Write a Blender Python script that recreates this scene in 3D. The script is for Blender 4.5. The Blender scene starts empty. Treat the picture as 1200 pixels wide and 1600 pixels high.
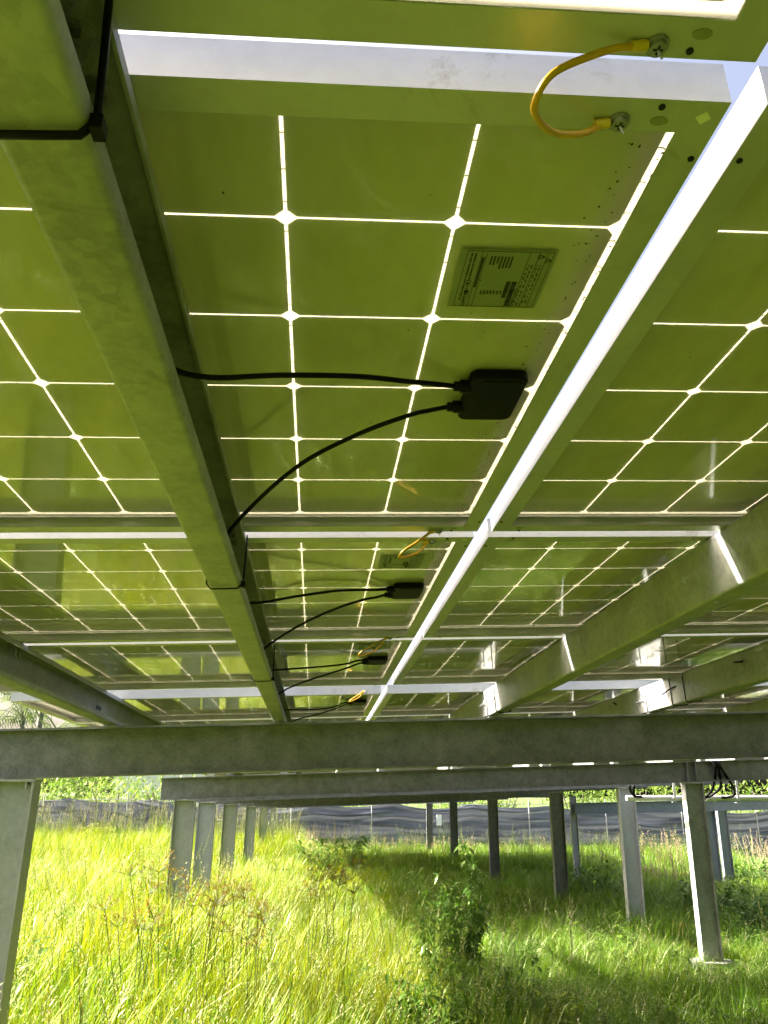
import bpy, bmesh, math, random
from mathutils import Matrix, Vector, noise
import numpy as np

S = bpy.context.scene
COL = S.collection
rnd = random.Random(7)

# ------------------------------------------------------------------ camera, sky, sun, exposure
HC = 1.38                                   # camera height above the ground
M = Matrix(((.99919, 0, -.040242), (.000681, .999857, .016899), (.040237, -.016913, .999047)))
RC = Matrix(((.996137, -.082208, -.030871), (-.00058, .345382, -.938462), (.087811, .934855, .344)))
CQ = Vector((-.291349, -.445479, -.513092))  # camera in array coordinates
ARR = Matrix.Translation(Vector((0, 0, HC)) - M @ CQ) @ M.to_4x4()   # array (across, along, up) -> world

cam = bpy.data.cameras.new('camera')
cam.sensor_fit = 'VERTICAL'
cam.sensor_height = 24
cam.lens = 24 * 1247 / 1600
cam.clip_start = .02
cam.clip_end = 2000
camo = bpy.data.objects.new('camera', cam)
COL.objects.link(camo)
wx, wy, wz = M @ RC[0], M @ RC[1], M @ RC[2]
camo.matrix_world = Matrix(((wx.x, -wy.x, -wz.x, 0), (wx.y, -wy.y, -wz.y, 0), (wx.z, -wy.z, -wz.z, HC), (0, 0, 0, 1)))
S.camera = camo

TO_SUN = Vector((-1.5, .5, 1)).normalized()
world = bpy.data.worlds.new('World')
S.world = world
world.use_nodes = True
wn = world.node_tree.nodes
sky = wn.new('ShaderNodeTexSky')
sky.sky_type = 'NISHITA'
sky.sun_disc = False
sky.sun_elevation = math.asin(TO_SUN.z)
sky.sun_rotation = math.atan2(TO_SUN.x, TO_SUN.y)
sky.air_density = .5
sky.dust_density = 10.0
sky.ozone_density = 0.0
wn['Background'].inputs['Strength'].default_value = .15
world.node_tree.links.new(sky.outputs['Color'], wn['Background'].inputs['Color'])
sun = bpy.data.lights.new('sun', 'SUN')
sun.energy = 5
sun.angle = math.radians(.53)
sun.color = (1, .95, .86)
suno = bpy.data.objects.new('sun', sun)
COL.objects.link(suno)
suno.rotation_euler = (-TO_SUN).to_track_quat('-Z', 'Y').to_euler()
vs = S.view_settings
vs.view_transform = 'Standard'
vs.look = 'None'
vs.exposure = 2.22
vs.gamma = 1
S.cycles.max_bounces = 10
S.cycles.diffuse_bounces = 5
S.cycles.glossy_bounces = 5
S.cycles.transmission_bounces = 6
S.cycles.transparent_max_bounces = 16
S.cycles.use_denoising = True
S.cycles.caustics_reflective = False
S.cycles.sample_clamp_indirect = 6


# ------------------------------------------------------------------ helpers
class MB:
    """collects shapes, then links them as ONE mesh object"""
    def __init__(s):
        s.v, s.f, s.m = [], [], []

    def add(s, vs_, fs, mi=0):
        o = len(s.v)
        s.v += [tuple(p) for p in vs_]
        s.f += [tuple(i + o for i in q) for q in fs]
        s.m += [mi] * len(fs)

    def box(s, a, b, mi=0):
        (x0, y0, z0), (x1, y1, z1) = a, b
        s.add([(x0, y0, z0), (x1, y0, z0), (x1, y1, z0), (x0, y1, z0), (x0, y0, z1), (x1, y0, z1), (x1, y1, z1), (x0, y1, z1)],
              [(0, 3, 2, 1), (4, 5, 6, 7), (0, 1, 5, 4), (1, 2, 6, 5), (2, 3, 7, 6), (3, 0, 4, 7)], mi)

    def prism(s, prof, lo, hi, place, caps=True):
        """closed outline swept from lo to hi; place(a, b, t) gives the point"""
        n = len(prof)
        s.add([place(a, b, lo) for a, b in prof] + [place(a, b, hi) for a, b in prof],
              [(i, (i + 1) % n, n + (i + 1) % n, n + i) for i in range(n)] +
              ([tuple(range(n - 1, -1, -1)), tuple(range(n, 2 * n))] if caps else []))

    def tube(s, pts, r, n=8, caps=True, mi=0):
        pts = [Vector(p) for p in pts]
        rs = r if isinstance(r, (list, tuple)) else [r] * len(pts)
        vs_, prev = [], None
        for i, p in enumerate(pts):
            t = (pts[min(i + 1, len(pts) - 1)] - pts[max(i - 1, 0)]).normalized()
            if prev is None:
                a = t.orthogonal().normalized()
            else:
                a = (prev - t * prev.dot(t)).normalized()
            prev = a
            b = t.cross(a)
            vs_ += [p + (a * math.cos(k * 2 * math.pi / n) + b * math.sin(k * 2 * math.pi / n)) * rs[i] for k in range(n)]
        fs = [(i * n + k, i * n + (k + 1) % n, (i + 1) * n + (k + 1) % n, (i + 1) * n + k) for i in range(len(pts) - 1) for k in range(n)]
        if caps:
            fs += [tuple(range(n - 1, -1, -1)), tuple((len(pts) - 1) * n + k for k in range(n))]
        s.add(vs_, fs, mi)

    def mesh(s, name, mats, smooth=False, sharp=None):
        me = bpy.data.meshes.new(name)
        me.from_pydata(s.v, [], s.f)
        for m in (mats if isinstance(mats, (list, tuple)) else [mats]):
            me.materials.append(m)
        if any(s.m):
            me.polygons.foreach_set('material_index', s.m)
        if smooth:
            me.polygons.foreach_set('use_smooth', [True] * len(s.f))
            if sharp:
                me.set_sharp_from_angle(angle=math.radians(sharp))
        me.update()
        return me

    def build(s, name, mats, parent=None, smooth=False, sharp=40):
        me = s.mesh(name, mats, smooth, sharp)
        return link(name, me, parent)


def link(name, me, parent=None, loc=None):
    o = bpy.data.objects.new(name, me)
    COL.objects.link(o)
    if parent:
        o.parent = parent
    if loc is not None:
        o.location = loc
    return o


def tag(o, label, cat, group=None):
    o['label'] = label
    o['category'] = cat
    if group:
        o['group'] = group
    return o


def empty(name, mw, label=None, cat=None, group=None):
    o = bpy.data.objects.new(name, None)
    o.empty_display_size = .1
    COL.objects.link(o)
    o.matrix_world = mw
    if label:
        tag(o, label, cat, group)
    return o


def spline(pts, n=8):
    """Catmull-Rom through the points"""
    P = [Vector(p) for p in pts]
    P = [P[0] * 2 - P[1]] + P + [P[-1] * 2 - P[-2]]
    out = []
    for i in range(1, len(P) - 2):
        for k in range(n):
            t = k / n
            a, b, c, d = P[i - 1:i + 3]
            out.append(.5 * ((2 * b) + (c - a) * t + (2 * a - 5 * b + 4 * c - d) * t * t + (3 * b - a - 3 * c + d) * t ** 3))
    out.append(P[-2])
    return out


# ------------------------------------------------------------------ materials
def material(name):
    m = bpy.data.materials.new(name)
    m.use_nodes = True
    nt = m.node_tree
    nt.nodes.clear()
    out = nt.nodes.new('ShaderNodeOutputMaterial')
    return m, nt, out


def N(nt, kind, **kw):
    n = nt.nodes.new('ShaderNode' + kind)
    for k, v in kw.items():
        if k in n.inputs:
            n.inputs[k].default_value = v
        else:
            setattr(n, k, v)
    return n


def ramp(nt, fac, stops):
    r = nt.nodes.new('ShaderNodeValToRGB')
    el = r.color_ramp.elements
    while len(el) < len(stops):
        el.new(.5)
    for e, (p, c) in zip(el, stops):
        e.position = p
        e.color = (*c, 1) if len(c) == 3 else c
    nt.links.new(fac, r.inputs[0])
    return r


def metal(name, c0, c1, metallic, rough, scale=14, bump=.15, streak=0.):
    m, nt, out = material(name)
    L = nt.links.new
    tc = N(nt, 'TexCoord')
    n1 = N(nt, 'TexNoise', Scale=scale, Detail=7., Roughness=.65)
    n2 = N(nt, 'TexNoise', Scale=scale * 12, Detail=3.)
    mp = N(nt, 'Mapping')
    mp.inputs['Scale'].default_value = (1, 1, 1)
    L(tc.outputs['Object'], mp.inputs[0])
    L(mp.outputs[0], n1.inputs['Vector'])
    L(mp.outputs[0], n2.inputs['Vector'])
    mx = N(nt, 'Math', operation='MULTIPLY_ADD')
    L(n2.outputs[0], mx.inputs[0])
    mx.inputs[1].default_value = .35
    L(n1.outputs[0], mx.inputs[2])
    vo = N(nt, 'TexVoronoi', Scale=scale * 9)
    L(mp.outputs[0], vo.inputs['Vector'])
    sp = N(nt, 'Math', operation='MULTIPLY_ADD')
    L(vo.outputs['Color'], sp.inputs[0])
    sp.inputs[1].default_value = .16
    L(mx.outputs[0], sp.inputs[2])
    r = ramp(nt, sp.outputs[0], [(.50, c0), (.92, c1)])
    n3 = N(nt, 'TexNoise', Scale=scale * .6, Detail=10., Roughness=.75, Distortion=1.5)
    L(mp.outputs[0], n3.inputs['Vector'])
    st = ramp(nt, n3.outputs[0], [(.60, (1, 1, 1)), (.68, (.70, .68, .62))])
    sm = N(nt, 'Mix', data_type='RGBA', blend_type='MULTIPLY')
    sm.inputs[0].default_value = 1
    L(r.outputs[0], sm.inputs[6])
    L(st.outputs[0], sm.inputs[7])
    p = N(nt, 'BsdfPrincipled', Metallic=metallic)
    L(sm.outputs[2], p.inputs['Base Color'])
    rr = ramp(nt, n1.outputs[0], [(.3, (rough * .8,) * 3), (.7, (min(1, rough * 1.25),) * 3)])
    L(rr.outputs[0], p.inputs['Roughness'])
    b = N(nt, 'Bump', Strength=bump, Distance=.002)
    L(mx.outputs[0], b.inputs['Height'])
    L(b.outputs[0], p.inputs['Normal'])
    L(p.outputs[0], out.inputs[0])
    return m


def plain(name, c, rough=.5, metallic=0., var=.25, scale=30., spec=.5):
    m, nt, out = material(name)
    L = nt.links.new
    tc = N(nt, 'TexCoord')
    n1 = N(nt, 'TexNoise', Scale=scale, Detail=4.)
    L(tc.outputs['Object'], n1.inputs['Vector'])
    r = ramp(nt, n1.outputs[0], [(.3, tuple(x * (1 - var) for x in c)), (.7, tuple(min(1, x * (1 + var)) for x in c))])
    p = N(nt, 'BsdfPrincipled', Metallic=metallic, Roughness=rough)
    p.inputs['Specular IOR Level'].default_value = spec
    L(r.outputs[0], p.inputs['Base Color'])
    L(p.outputs[0], out.inputs[0])
    return m


def leafy(name, cols, trans, rough=.5, gloss=.12, per_vert=True):
    """thin leaf: diffuse + light shining through + a little gloss; colour varies per clump"""
    m, nt, out = material(name)
    L = nt.links.new
    oi = N(nt, 'ObjectInfo')
    geo = N(nt, 'NewGeometry')
    tn = N(nt, 'TexNoise', Scale=.9, Detail=3.)
    L(geo.outputs['Position'], tn.inputs['Vector'])
    ad = N(nt, 'Math', operation='MULTIPLY_ADD')
    L(oi.outputs['Random'], ad.inputs[0])
    ad.inputs[1].default_value = .35
    L(tn.outputs[0], ad.inputs[2])
    a2 = N(nt, 'Math', operation='MULTIPLY_ADD')
    L(geo.outputs['Random Per Island'], a2.inputs[0])
    a2.inputs[1].default_value = .5
    L(ad.outputs[0], a2.inputs[2])
    n = len(cols)
    r = ramp(nt, a2.outputs[0], [(.35 + .75 * i / max(1, n - 1), c) for i, c in enumerate(cols)])
    d = N(nt, 'BsdfDiffuse')
    L(r.outputs[0], d.inputs['Color'])
    t = N(nt, 'BsdfTranslucent')
    bc = N(nt, 'Mix', data_type='RGBA', blend_type='MULTIPLY')
    bc.inputs[0].default_value = 1
    L(r.outputs[0], bc.inputs[6])
    bc.inputs[7].default_value = (*trans, 1)
    L(bc.outputs[2], t.inputs['Color'])
    a = N(nt, 'AddShader')
    L(d.outputs[0], a.inputs[0])
    L(t.outputs[0], a.inputs[1])
    g = N(nt, 'BsdfGlossy', Roughness=rough)
    g.inputs['Color'].default_value = (.75, .85, .45, 1)
    fr = N(nt, 'Fresnel', IOR=1.4)
    fm = N(nt, 'Math', operation='MULTIPLY')
    L(fr.outputs[0], fm.inputs[0])
    fm.inputs[1].default_value = gloss * 5
    mx = N(nt, 'MixShader')
    L(fm.outputs[0], mx.inputs[0])
    L(a.outputs[0], mx.inputs[1])
    L(g.outputs[0], mx.inputs[2])
    L(mx.outputs[0], out.inputs[0])
    return m


SHADED_GALV = metal('shade_darkened_galvanised', (.10, .105, .10), (.22, .225, .215), .35, .36, 12, .25)  # galvanised steel darkened to hold the shade on beams and right posts
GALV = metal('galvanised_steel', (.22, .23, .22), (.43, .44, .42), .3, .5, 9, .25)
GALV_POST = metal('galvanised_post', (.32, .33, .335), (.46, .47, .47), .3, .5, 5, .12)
ALU = metal('anodised_aluminium', (.50, .50, .495), (.58, .58, .57), .45, .42, 6, .04)
BOLT = metal('zinc_bolt', (.25, .25, .24), (.45, .45, .43), .8, .4, 60, .1)
BLACK = plain('black_plastic', (.004, .004, .004), .5, spec=.12)
RUBBER = plain('black_cable_sheath', (.0035, .0035, .0035), .55, spec=.15)
HOLE = plain('dark_hole', (.008, .008, .008), .9)
YELLOW = plain('yellow_wire_sheath', (.62, .34, .012), .45, var=.12)
YLUG = plain('yellow_crimp_sleeve', (.70, .48, .03), .4, var=.1)
PVC = plain('white_conduit', (.84, .84, .85), .35, var=.05)
CONC = plain('concrete', (.27, .265, .24), .9, var=.35, scale=18)
INK = plain('label_ink', (.018, .022, .012), .7)
LABELM = plain('label_film', (.27, .29, .23), .4, var=.06)
DIRT = plain('dirt_speck', (.02, .018, .012), .9)
RIBBON = plain('ribbon_solder', (.16, .16, .15), .4, .3)
RAILGREY = metal('grey_steel_rail', (.16, .175, .20), (.25, .265, .285), .3, .5, 4, .1)


def cell_material():
    m, nt, out = material('rear_of_cell')
    L = nt.links.new
    tc = N(nt, 'TexCoord')
    oi = N(nt, 'ObjectInfo')
    n1 = N(nt, 'TexNoise', Scale=7., Detail=3.)
    L(tc.outputs['Object'], n1.inputs['Vector'])
    ad = N(nt, 'Math', operation='MULTIPLY_ADD')
    L(oi.outputs['Random'], ad.inputs[0])
    ad.inputs[1].default_value = .35
    L(n1.outputs[0], ad.inputs[2])
    r = ramp(nt, ad.outputs[0], [(.35, (.68, .64, .64)), (.9, (.76, .72, .72))])
    p = N(nt, 'BsdfPrincipled', Roughness=.5, Metallic=0.)
    L(r.outputs[0], p.inputs['Base Color'])
    L(p.outputs[0], out.inputs[0])
    return m


CELL = cell_material()


def front_glass_material():
    """milky encapsulant behind the front glass: passes daylight through the gaps between the cells"""
    m, nt, out = material('front_glass')
    L = nt.links.new
    t = N(nt, 'BsdfTranslucent')
    t.inputs['Color'].default_value = (.52, .50, .41, 1)
    tr = N(nt, 'BsdfTransparent')
    tr.inputs['Color'].default_value = (.80, .80, .70, 1)
    mx = N(nt, 'MixShader', Fac=.22)
    L(t.outputs[0], mx.inputs[1])
    L(tr.outputs[0], mx.inputs[2])
    L(mx.outputs[0], out.inputs[0])
    return m


def rear_glass_material():
    m, nt, out = material('rear_glass')
    L = nt.links.new
    tr = N(nt, 'BsdfTransparent')
    tr.inputs['Color'].default_value = (.99, .995, .98, 1)
    g = N(nt, 'BsdfGlossy', Roughness=.03)
    fc = N(nt, 'LayerWeight', Blend=.5)
    pw = N(nt, 'Math', operation='POWER')
    L(fc.outputs['Facing'], pw.inputs[0])
    pw.inputs[1].default_value = 5
    lw = N(nt, 'Math', operation='MULTIPLY_ADD')
    L(pw.outputs[0], lw.inputs[0])
    lw.inputs[1].default_value = .90
    lw.inputs[2].default_value = .022
    tc = N(nt, 'TexCoord')
    n1 = N(nt, 'TexNoise', Scale=3., Detail=5.)
    L(tc.outputs['Object'], n1.inputs['Vector'])
    rr = ramp(nt, n1.outputs[0], [(.35, (.04,) * 3), (.75, (.085,) * 3)])
    L(rr.outputs[0], g.inputs['Roughness'])
    n2 = N(nt, 'TexNoise', Scale=9., Detail=8., Roughness=.7)
    mp = N(nt, 'Mapping')
    mp.inputs['Scale'].default_value = (1, .35, 1)
    L(tc.outputs['Object'], mp.inputs[0])
    L(mp.outputs[0], n2.inputs['Vector'])
    du = ramp(nt, n2.outputs[0], [(.35, (.10,) * 3), (.75, (.20,) * 3)])
    df = N(nt, 'BsdfDiffuse')
    df.inputs['Color'].default_value = (.62, .60, .52, 1)
    m0 = N(nt, 'MixShader')
    L(du.outputs[0], m0.inputs[0])
    L(tr.outputs[0], m0.inputs[1])
    L(df.outputs[0], m0.inputs[2])
    mx = N(nt, 'MixShader')
    L(lw.outputs[0], mx.inputs[0])
    L(m0.outputs[0], mx.inputs[1])
    L(g.outputs[0], mx.inputs[2])
    L(mx.outputs[0], out.inputs[0])
    return m


FGLASS = front_glass_material()
RGLASS = rear_glass_material()

GRASS = leafy('grass_blade', [(.024, .066, .002), (.040, .088, .002), (.056, .104, .003), (.084, .112, .005)], (1.85, 1.45, .6), gloss=.02)
GREENER = leafy('green_grass_blade', [(.020, .062, .004), (.030, .082, .005), (.042, .098, .006), (.064, .110, .008)], (1.7, 1.5, .7), gloss=.03)
DRYGRASS = leafy('dry_grass', [(.20, .17, .08), (.30, .26, .14), (.36, .32, .20)], (.8, .8, .7))
PINK = leafy('dry_pinkish_grass', [(.13, .12, .06), (.20, .155, .10), (.27, .20, .14)], (.8, .8, .75), gloss=.03)
SEDGE = leafy('brown_sedge_head', [(.052, .032, .006), (.088, .056, .008), (.14, .095, .014)], (.8, .7, .4), gloss=.03)
WEED = leafy('broad_weed_leaf', [(.028, .068, .010), (.042, .092, .014), (.068, .118, .016)], (1.1, 1.2, .6), gloss=.16, rough=.35)
LIGHTWEED = leafy('light_weed_leaf', [(.030, .075, .010), (.050, .105, .014), (.080, .130, .016)], (1.3, 1.3, .6), gloss=.08, rough=.4)
LIME = leafy('lime_weed_leaf', [(.09, .14, .012), (.14, .18, .015)], (1.5, 1.4, .6))
STEM = plain('green_stem', (.06, .09, .02), .6)
BUSH = leafy('bush_leaf', [(.035, .075, .012), (.06, .115, .018), (.10, .16, .03), (.15, .20, .05)], (.9, 1., .5), gloss=.2, rough=.35)
PALMLEAF = leafy('palm_leaf', [(.05, .07, .03), (.08, .10, .045)], (.6, .7, .5))
BARK = plain('bark', (.20, .18, .15), .9, scale=6)


# ------------------------------------------------------------------ setting: ground, sky is the world
SLOPE = -.022


def gz(x, y):
    return SLOPE * y + .05 * noise.noise((x * .35, y * .35, 0)) * min(1, max(0, (abs(y - 8.4) + abs(x - 3.95) - .6))) 


def ground():
    m, nt, out = material('field_soil')
    L = nt.links.new
    tc = N(nt, 'TexCoord')
    n1 = N(nt, 'TexNoise', Scale=1.2, Detail=8.)
    n2 = N(nt, 'TexNoise', Scale=14., Detail=6.)
    L(tc.outputs['Object'], n1.inputs['Vector'])
    L(tc.outputs['Object'], n2.inputs['Vector'])
    r1 = ramp(nt, n1.outputs[0], [(.35, (.045, .085, .007)), (.65, (.070, .115, .009))])
    r2 = ramp(nt, n2.outputs[0], [(.35, (.055, .060, .016)), (.6, (.075, .120, .010))])
    mx = N(nt, 'Mix', data_type='RGBA')
    mx.inputs[0].default_value = .5
    L(r1.outputs[0], mx.inputs[6])
    L(r2.outputs[0], mx.inputs[7])
    p = N(nt, 'BsdfPrincipled', Roughness=1.)
    L(mx.outputs[2], p.inputs['Base Color'])
    b = N(nt, 'Bump', Strength=.6, Distance=.05)
    L(n2.outputs[0], b.inputs['Height'])
    L(b.outputs[0], p.inputs['Normal'])
    L(p.outputs[0], out.inputs[0])
    xs = [-900, -300, -120, -60] + [-40 + i * .8 for i in range(101)] + [60, 120, 300, 900]
    ys = [-900, -200, -60, -25] + [-12 + i * .8 for i in range(70)] + [60, 90, 160, 400, 1200]
    b_ = MB()
    b_.v = [(x, y, gz(x, y) if abs(x) < 41 and -13 < y < 44 else SLOPE * max(-60, min(y, 160))) for y in ys for x in xs]
    w = len(xs)
    b_.f = [(j * w + i, j * w + i + 1, (j + 1) * w + i + 1, (j + 1) * w + i) for j in range(len(ys) - 1) for i in range(w - 1)]
    b_.m = [0] * len(b_.f)
    o = b_.build('ground', m, None, True, None)
    o['kind'] = 'structure'


ground()

# ------------------------------------------------------------------ solar panels
PC = .1585                     # cell pitch
ML, MW = 1.65, .987            # module length (across) and width (along)
PITCH = 1.021
CW, CH, CHAM = .1551, .1556, .0085


def cell_outline(w, h, c):
    return [(c, 0), (w - c, 0), (w, c), (w, h - c), (w - c, h), (c, h), (0, h - c), (0, c)]


def cell_mesh():
    b = MB()
    b.prism(cell_outline(CW, CH, CHAM), -.0002, .0002, lambda a, c, t: (a, c, t))
    return b.mesh('cell', CELL)


def cells_joined(u0):
    b = MB()
    o = cell_outline(CW, CH, CHAM)
    for i in range(10):
        for j in range(6):
            x, y = u0 + i * PC + (PC - CW) / 2, .018 + j * PC + (PC - CH) / 2
            b.add([(x + a, y + c, 0) for a, c in o], [tuple(range(8))])
    return b.mesh('cell', CELL)


RAIL = [(0, -.032), (.030, -.032), (.030, -.0302), (.0018, -.0302), (.0018, -.0062), (.011, -.0062), (.011, -.0044),
        (.0018, -.0044), (.0018, .0046), (.007, .0046), (.007, .006), (0, .006)]


def rail_mesh(length, side):
    """mitred frame rail; side 0 near, 1 far, 2 left, 3 right"""
    b = MB()
    n = len(RAIL)
    pl = {0: lambda s, w, t: (t, s, w), 1: lambda s, w, t: (t, MW - s, w),
          2: lambda s, w, t: (s, t, w), 3: lambda s, w, t: (ML - s, t, w)}[side]
    b.add([pl(s, w, s) for s, w in RAIL] + [pl(s, w, length - s) for s, w in RAIL],
          [(i, (i + 1) % n, n + (i + 1) % n, n + i) for i in range(n)])
    me = b.mesh('frame_rail', ALU)
    bm = bmesh.new()
    bm.from_mesh(me)
    bmesh.ops.recalc_face_normals(bm, faces=bm.faces)
    bm.to_mesh(me)
    bm.free()
    return me


RAILS = [rail_mesh(ML, 0), rail_mesh(ML, 1), rail_mesh(MW, 2), rail_mesh(MW, 3)]
_b = MB(); _b.box((.0022, .0022, .0008), (ML - .0022, MW - .0022, .0040)); FG = _b.mesh('front_glass', FGLASS)
_b = MB(); _b.box((.0022, .0022, -.0040), (ML - .0022, MW - .0022, -.0012)); RG = _b.mesh('rear_glass', RGLASS)
CELLM = cell_mesh()
JOINED = {u: cells_joined(u) for u in (.047, .018)}


def ribbons(u0):
    b = MB()
    for j in range(6):
        for k in range(4):
            y = .018 + j * PC + PC * (k + .5) / 4
            b.add([(u0 - .004, y - .0008, .0005), (u0 + 10 * PC + .004, y - .0008, .0005), (u0 + 10 * PC + .004, y + .0008, .0005), (u0 - .004, y + .0008, .0005)], [(0, 1, 2, 3)])
    return b.mesh('busbar_ribbon', RIBBON)


RIB = {u: ribbons(u) for u in (.047, .018)}


def rounded_box(name, mat, a, b, bev, seg=3):
    bm = bmesh.new()
    bmesh.ops.create_cube(bm, size=1)
    for v in bm.verts:
        v.co = Vector(((a[i] + b[i]) / 2 + v.co[i] * (b[i] - a[i]) for i in range(3)))
    bmesh.ops.bevel(bm, geom=bm.edges[:], offset=bev, segments=seg, affect='EDGES')
    me = bpy.data.meshes.new(name)
    bm.to_mesh(me)
    bm.free()
    me.materials.append(mat)
    me.polygons.foreach_set('use_smooth', [True] * len(me.polygons))
    me.set_sharp_from_angle(angle=math.radians(50))
    return me


# local module coordinates of the junction box (column 0 frame starts at across = -1.632)
U0 = -1.632
def round_plate(name, mat, u0, u1, v0, v1, w0, w1, r, ch):
    """rounded rectangle with a chamfered lower edge"""
    b = MB()
    rings = []
    for w, ins in ((w1, 0), (w0 + ch, 0), (w0, ch)):
        ring_ = []
        for cx, cy, a0 in ((u1 - r, v1 - r, 0), (u0 + r, v1 - r, 90), (u0 + r, v0 + r, 180), (u1 - r, v0 + r, 270)):
            for k in range(6):
                a = math.radians(a0 + 18 * k)
                ring_.append((cx + (r - ins) * math.cos(a), cy + (r - ins) * math.sin(a), w))
        rings.append(ring_)
    n = len(rings[0])
    b.add(rings[0] + rings[1] + rings[2],
          [(q * n + i_, q * n + (i_ + 1) % n, (q + 1) * n + (i_ + 1) % n, (q + 1) * n + i_) for q in range(2) for i_ in range(n)] + [tuple(range(2 * n, 3 * n)), tuple(range(n - 1, -1, -1))])
    return b.mesh(name, mat, True, 35)


JBM = round_plate('junction_box', BLACK, 1.538, 1.612, .437, .553, -.0168, -.0042, .012, .002)
LIDM = round_plate('lid', BLACK, 1.551, 1.606, .444, .546, -.0182, -.0166, .008, .0010)


def gland_mesh(yy):
    b = MB()
    b.tube([(1.542, yy, -.0125), (1.528, yy, -.0125)], .0085, 10)
    b.tube([(1.528, yy, -.0125), (1.520, yy, -.0125)], .0065, 10)
    return b.mesh('cable_gland', BLACK, True, 40)


GLS = [gland_mesh(.466), gland_mesh(.522)]
UP = [(-.112, .448, -.0125), (-.140, .433, -.018), (-.175, .407, -.030), (-.239, .379, -.040), (-.328, .361, -.050), (-.405, .351, -.060), (-.442, .314, -.070), (-.450, .25, -.075)]
LO = [(-.111, .504, -.0125), (-.135, .500, -.020), (-.165, .496, -.030), (-.231, .523, -.045), (-.309, .590, -.060), (-.386, .729, -.070), (-.44, .849, -.085), (-.452, .95, -.10)]


def cable_mesh(pts, jig):
    b = MB()
    P = [Vector((u - U0, v + .018, w)) for u, v, w in pts]
    for i, p in enumerate(P):
        if 1 < i < len(P) - 1:
            p += Vector((0, jig * .02 * math.sin(i * 1.3 + jig * 3), jig * .012 * math.cos(i * 1.1)))
    b.tube(spline(P, 8), .0033, 8)
    return b.mesh('cable', RUBBER, True, None)


def text_mesh(s, size, mw):
    c = bpy.data.curves.new('print', 'FONT')
    c.body = s
    c.size = size
    c.resolution_u = 2
    o = bpy.data.objects.new('print', c)
    COL.objects.link(o)
    me = bpy.data.meshes.new_from_object(o)
    bpy.data.objects.remove(o)
    me.transform(mw)
    return me


def label_parts():
    lb = MB()
    lb.box((0, 0, -.00445), (.097, .096, -.0041))
    film = lb.mesh('rating_label', LABELM)
    b = MB()
    z0, z1 = -.0049, -.0046

    def bar(u, v, du, dv):
        b.box((u, v, z0), (u + du, v + dv, z1))
    t = .0005
    for u in (.006, .021, .026, .069, .0785, .087, .093):
        bar(u, .002, t, .092)
    bar(.006, .002, .087, t)
    bar(.006, .094, .087, t)
    r = random.Random(3)
    # rating lines (illegible at this distance): rows of short strokes running along the text direction
    for u in (.031, .0345, .038, .0415, .045, .0485, .052):
        v = .010
        for k in range(r.randint(5, 9)):
            d = r.uniform(.0008, .0024)
            bar(u, v, .0017, d)
            v += d + .0006
        v = .066
        for k in range(3):
            d = r.uniform(.001, .0022)
            bar(u, v, .0017, d)
            v += d + .0007
    for u in (.0105, .0145):
        v = .006
        while v < .085:
            d = r.uniform(.001, .003)
            bar(u, v, .0016, d)
            v += d + r.choice((.0006, .0006, .002))
    v = .012
    while v < .06:                                            # title strokes
        d = r.uniform(.001, .0026)
        bar(.0222, v, .0026, d)
        v += d + .0007
    for (u, du, v0, v1) in ((.0555, .0045, .050, .078), (.0615, .005, .050, .092)):   # bar codes
        v = v0
        while v < v1:
            d = r.choice((.0004, .0007, .0011))
            bar(u, v, du, d)
            v += d + r.choice((.0005, .0008))
    for u in (.071, .0745, .080, .0835):
        v = .022
        while v < .088:
            for q in range(r.randint(1, 3)):
                bar(u, v, .0014, .0012)
                v += .0018
            v += r.uniform(.002, .005)
    for (u, v) in ((.0795, .0055), (.0875, .011)):              # warning triangles (outline and stroke)
        s_ = .0068
        P = [(u, v), (u, v + s_), (u + s_ * .9, v + s_ / 2)]
        for i in range(3):
            a, c = Vector((*P[i], 0)), Vector((*P[(i + 1) % 3], 0))
            n_ = Vector((-(c - a).y, (c - a).x, 0)).normalized() * .0005
            b.add([(a - n_)[:2] + (z0,), (c - n_)[:2] + (z0,), (c + n_)[:2] + (z0,), (a + n_)[:2] + (z0,)], [(0, 1, 2, 3)])
        bar(u + .0018, v + s_ / 2 - .0003, .0026, .0007)
    b.box((.0135, .066, z0), (.0185, .0715, z1)); b.box((.0135, .074, z0), (.0138, .080, z1)); b.box((.0185, .074, z0), (.0188, .080, z1))
    b.box((.0135, .074, z0), (.0188, .0743, z1)); b.box((.0135, .0797, z0), (.0188, .080, z1))
    for k in range(4):                                        # zig-zag mark
        v = .083 + k * .0024
        u = .0135 if k % 2 else .0185
        w_ = .0185 if k % 2 else .0135
        b.add([(u, v, z0), (u, v + .0012, z0), (w_, v + .0036, z0), (w_, v + .0024, z0)], [(0, 1, 2, 3)])
    pr = b.mesh('print', INK)
    bm = bmesh.new()
    bm.from_mesh(pr)
    # reading direction: along +v, letter tops towards +u
    def TM(u, v):
        return Matrix(((0, 1, 0, u), (1, 0, 0, v), (0, 0, -1, -.0047), (0, 0, 0, 1)))
    for s, size, u, v in (('GINTUNG', .0072, .0695 - .006, .060), ('CE', .0085, .0125, .048)):
        if s == 'GINTUNG':
            u = .0672 - .0005
        bm.from_mesh(text_mesh(s, size, TM(u, v)))
    bm.to_mesh(pr)
    bm.free()
    return film, pr


FILM, PRINT = label_parts()


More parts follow.
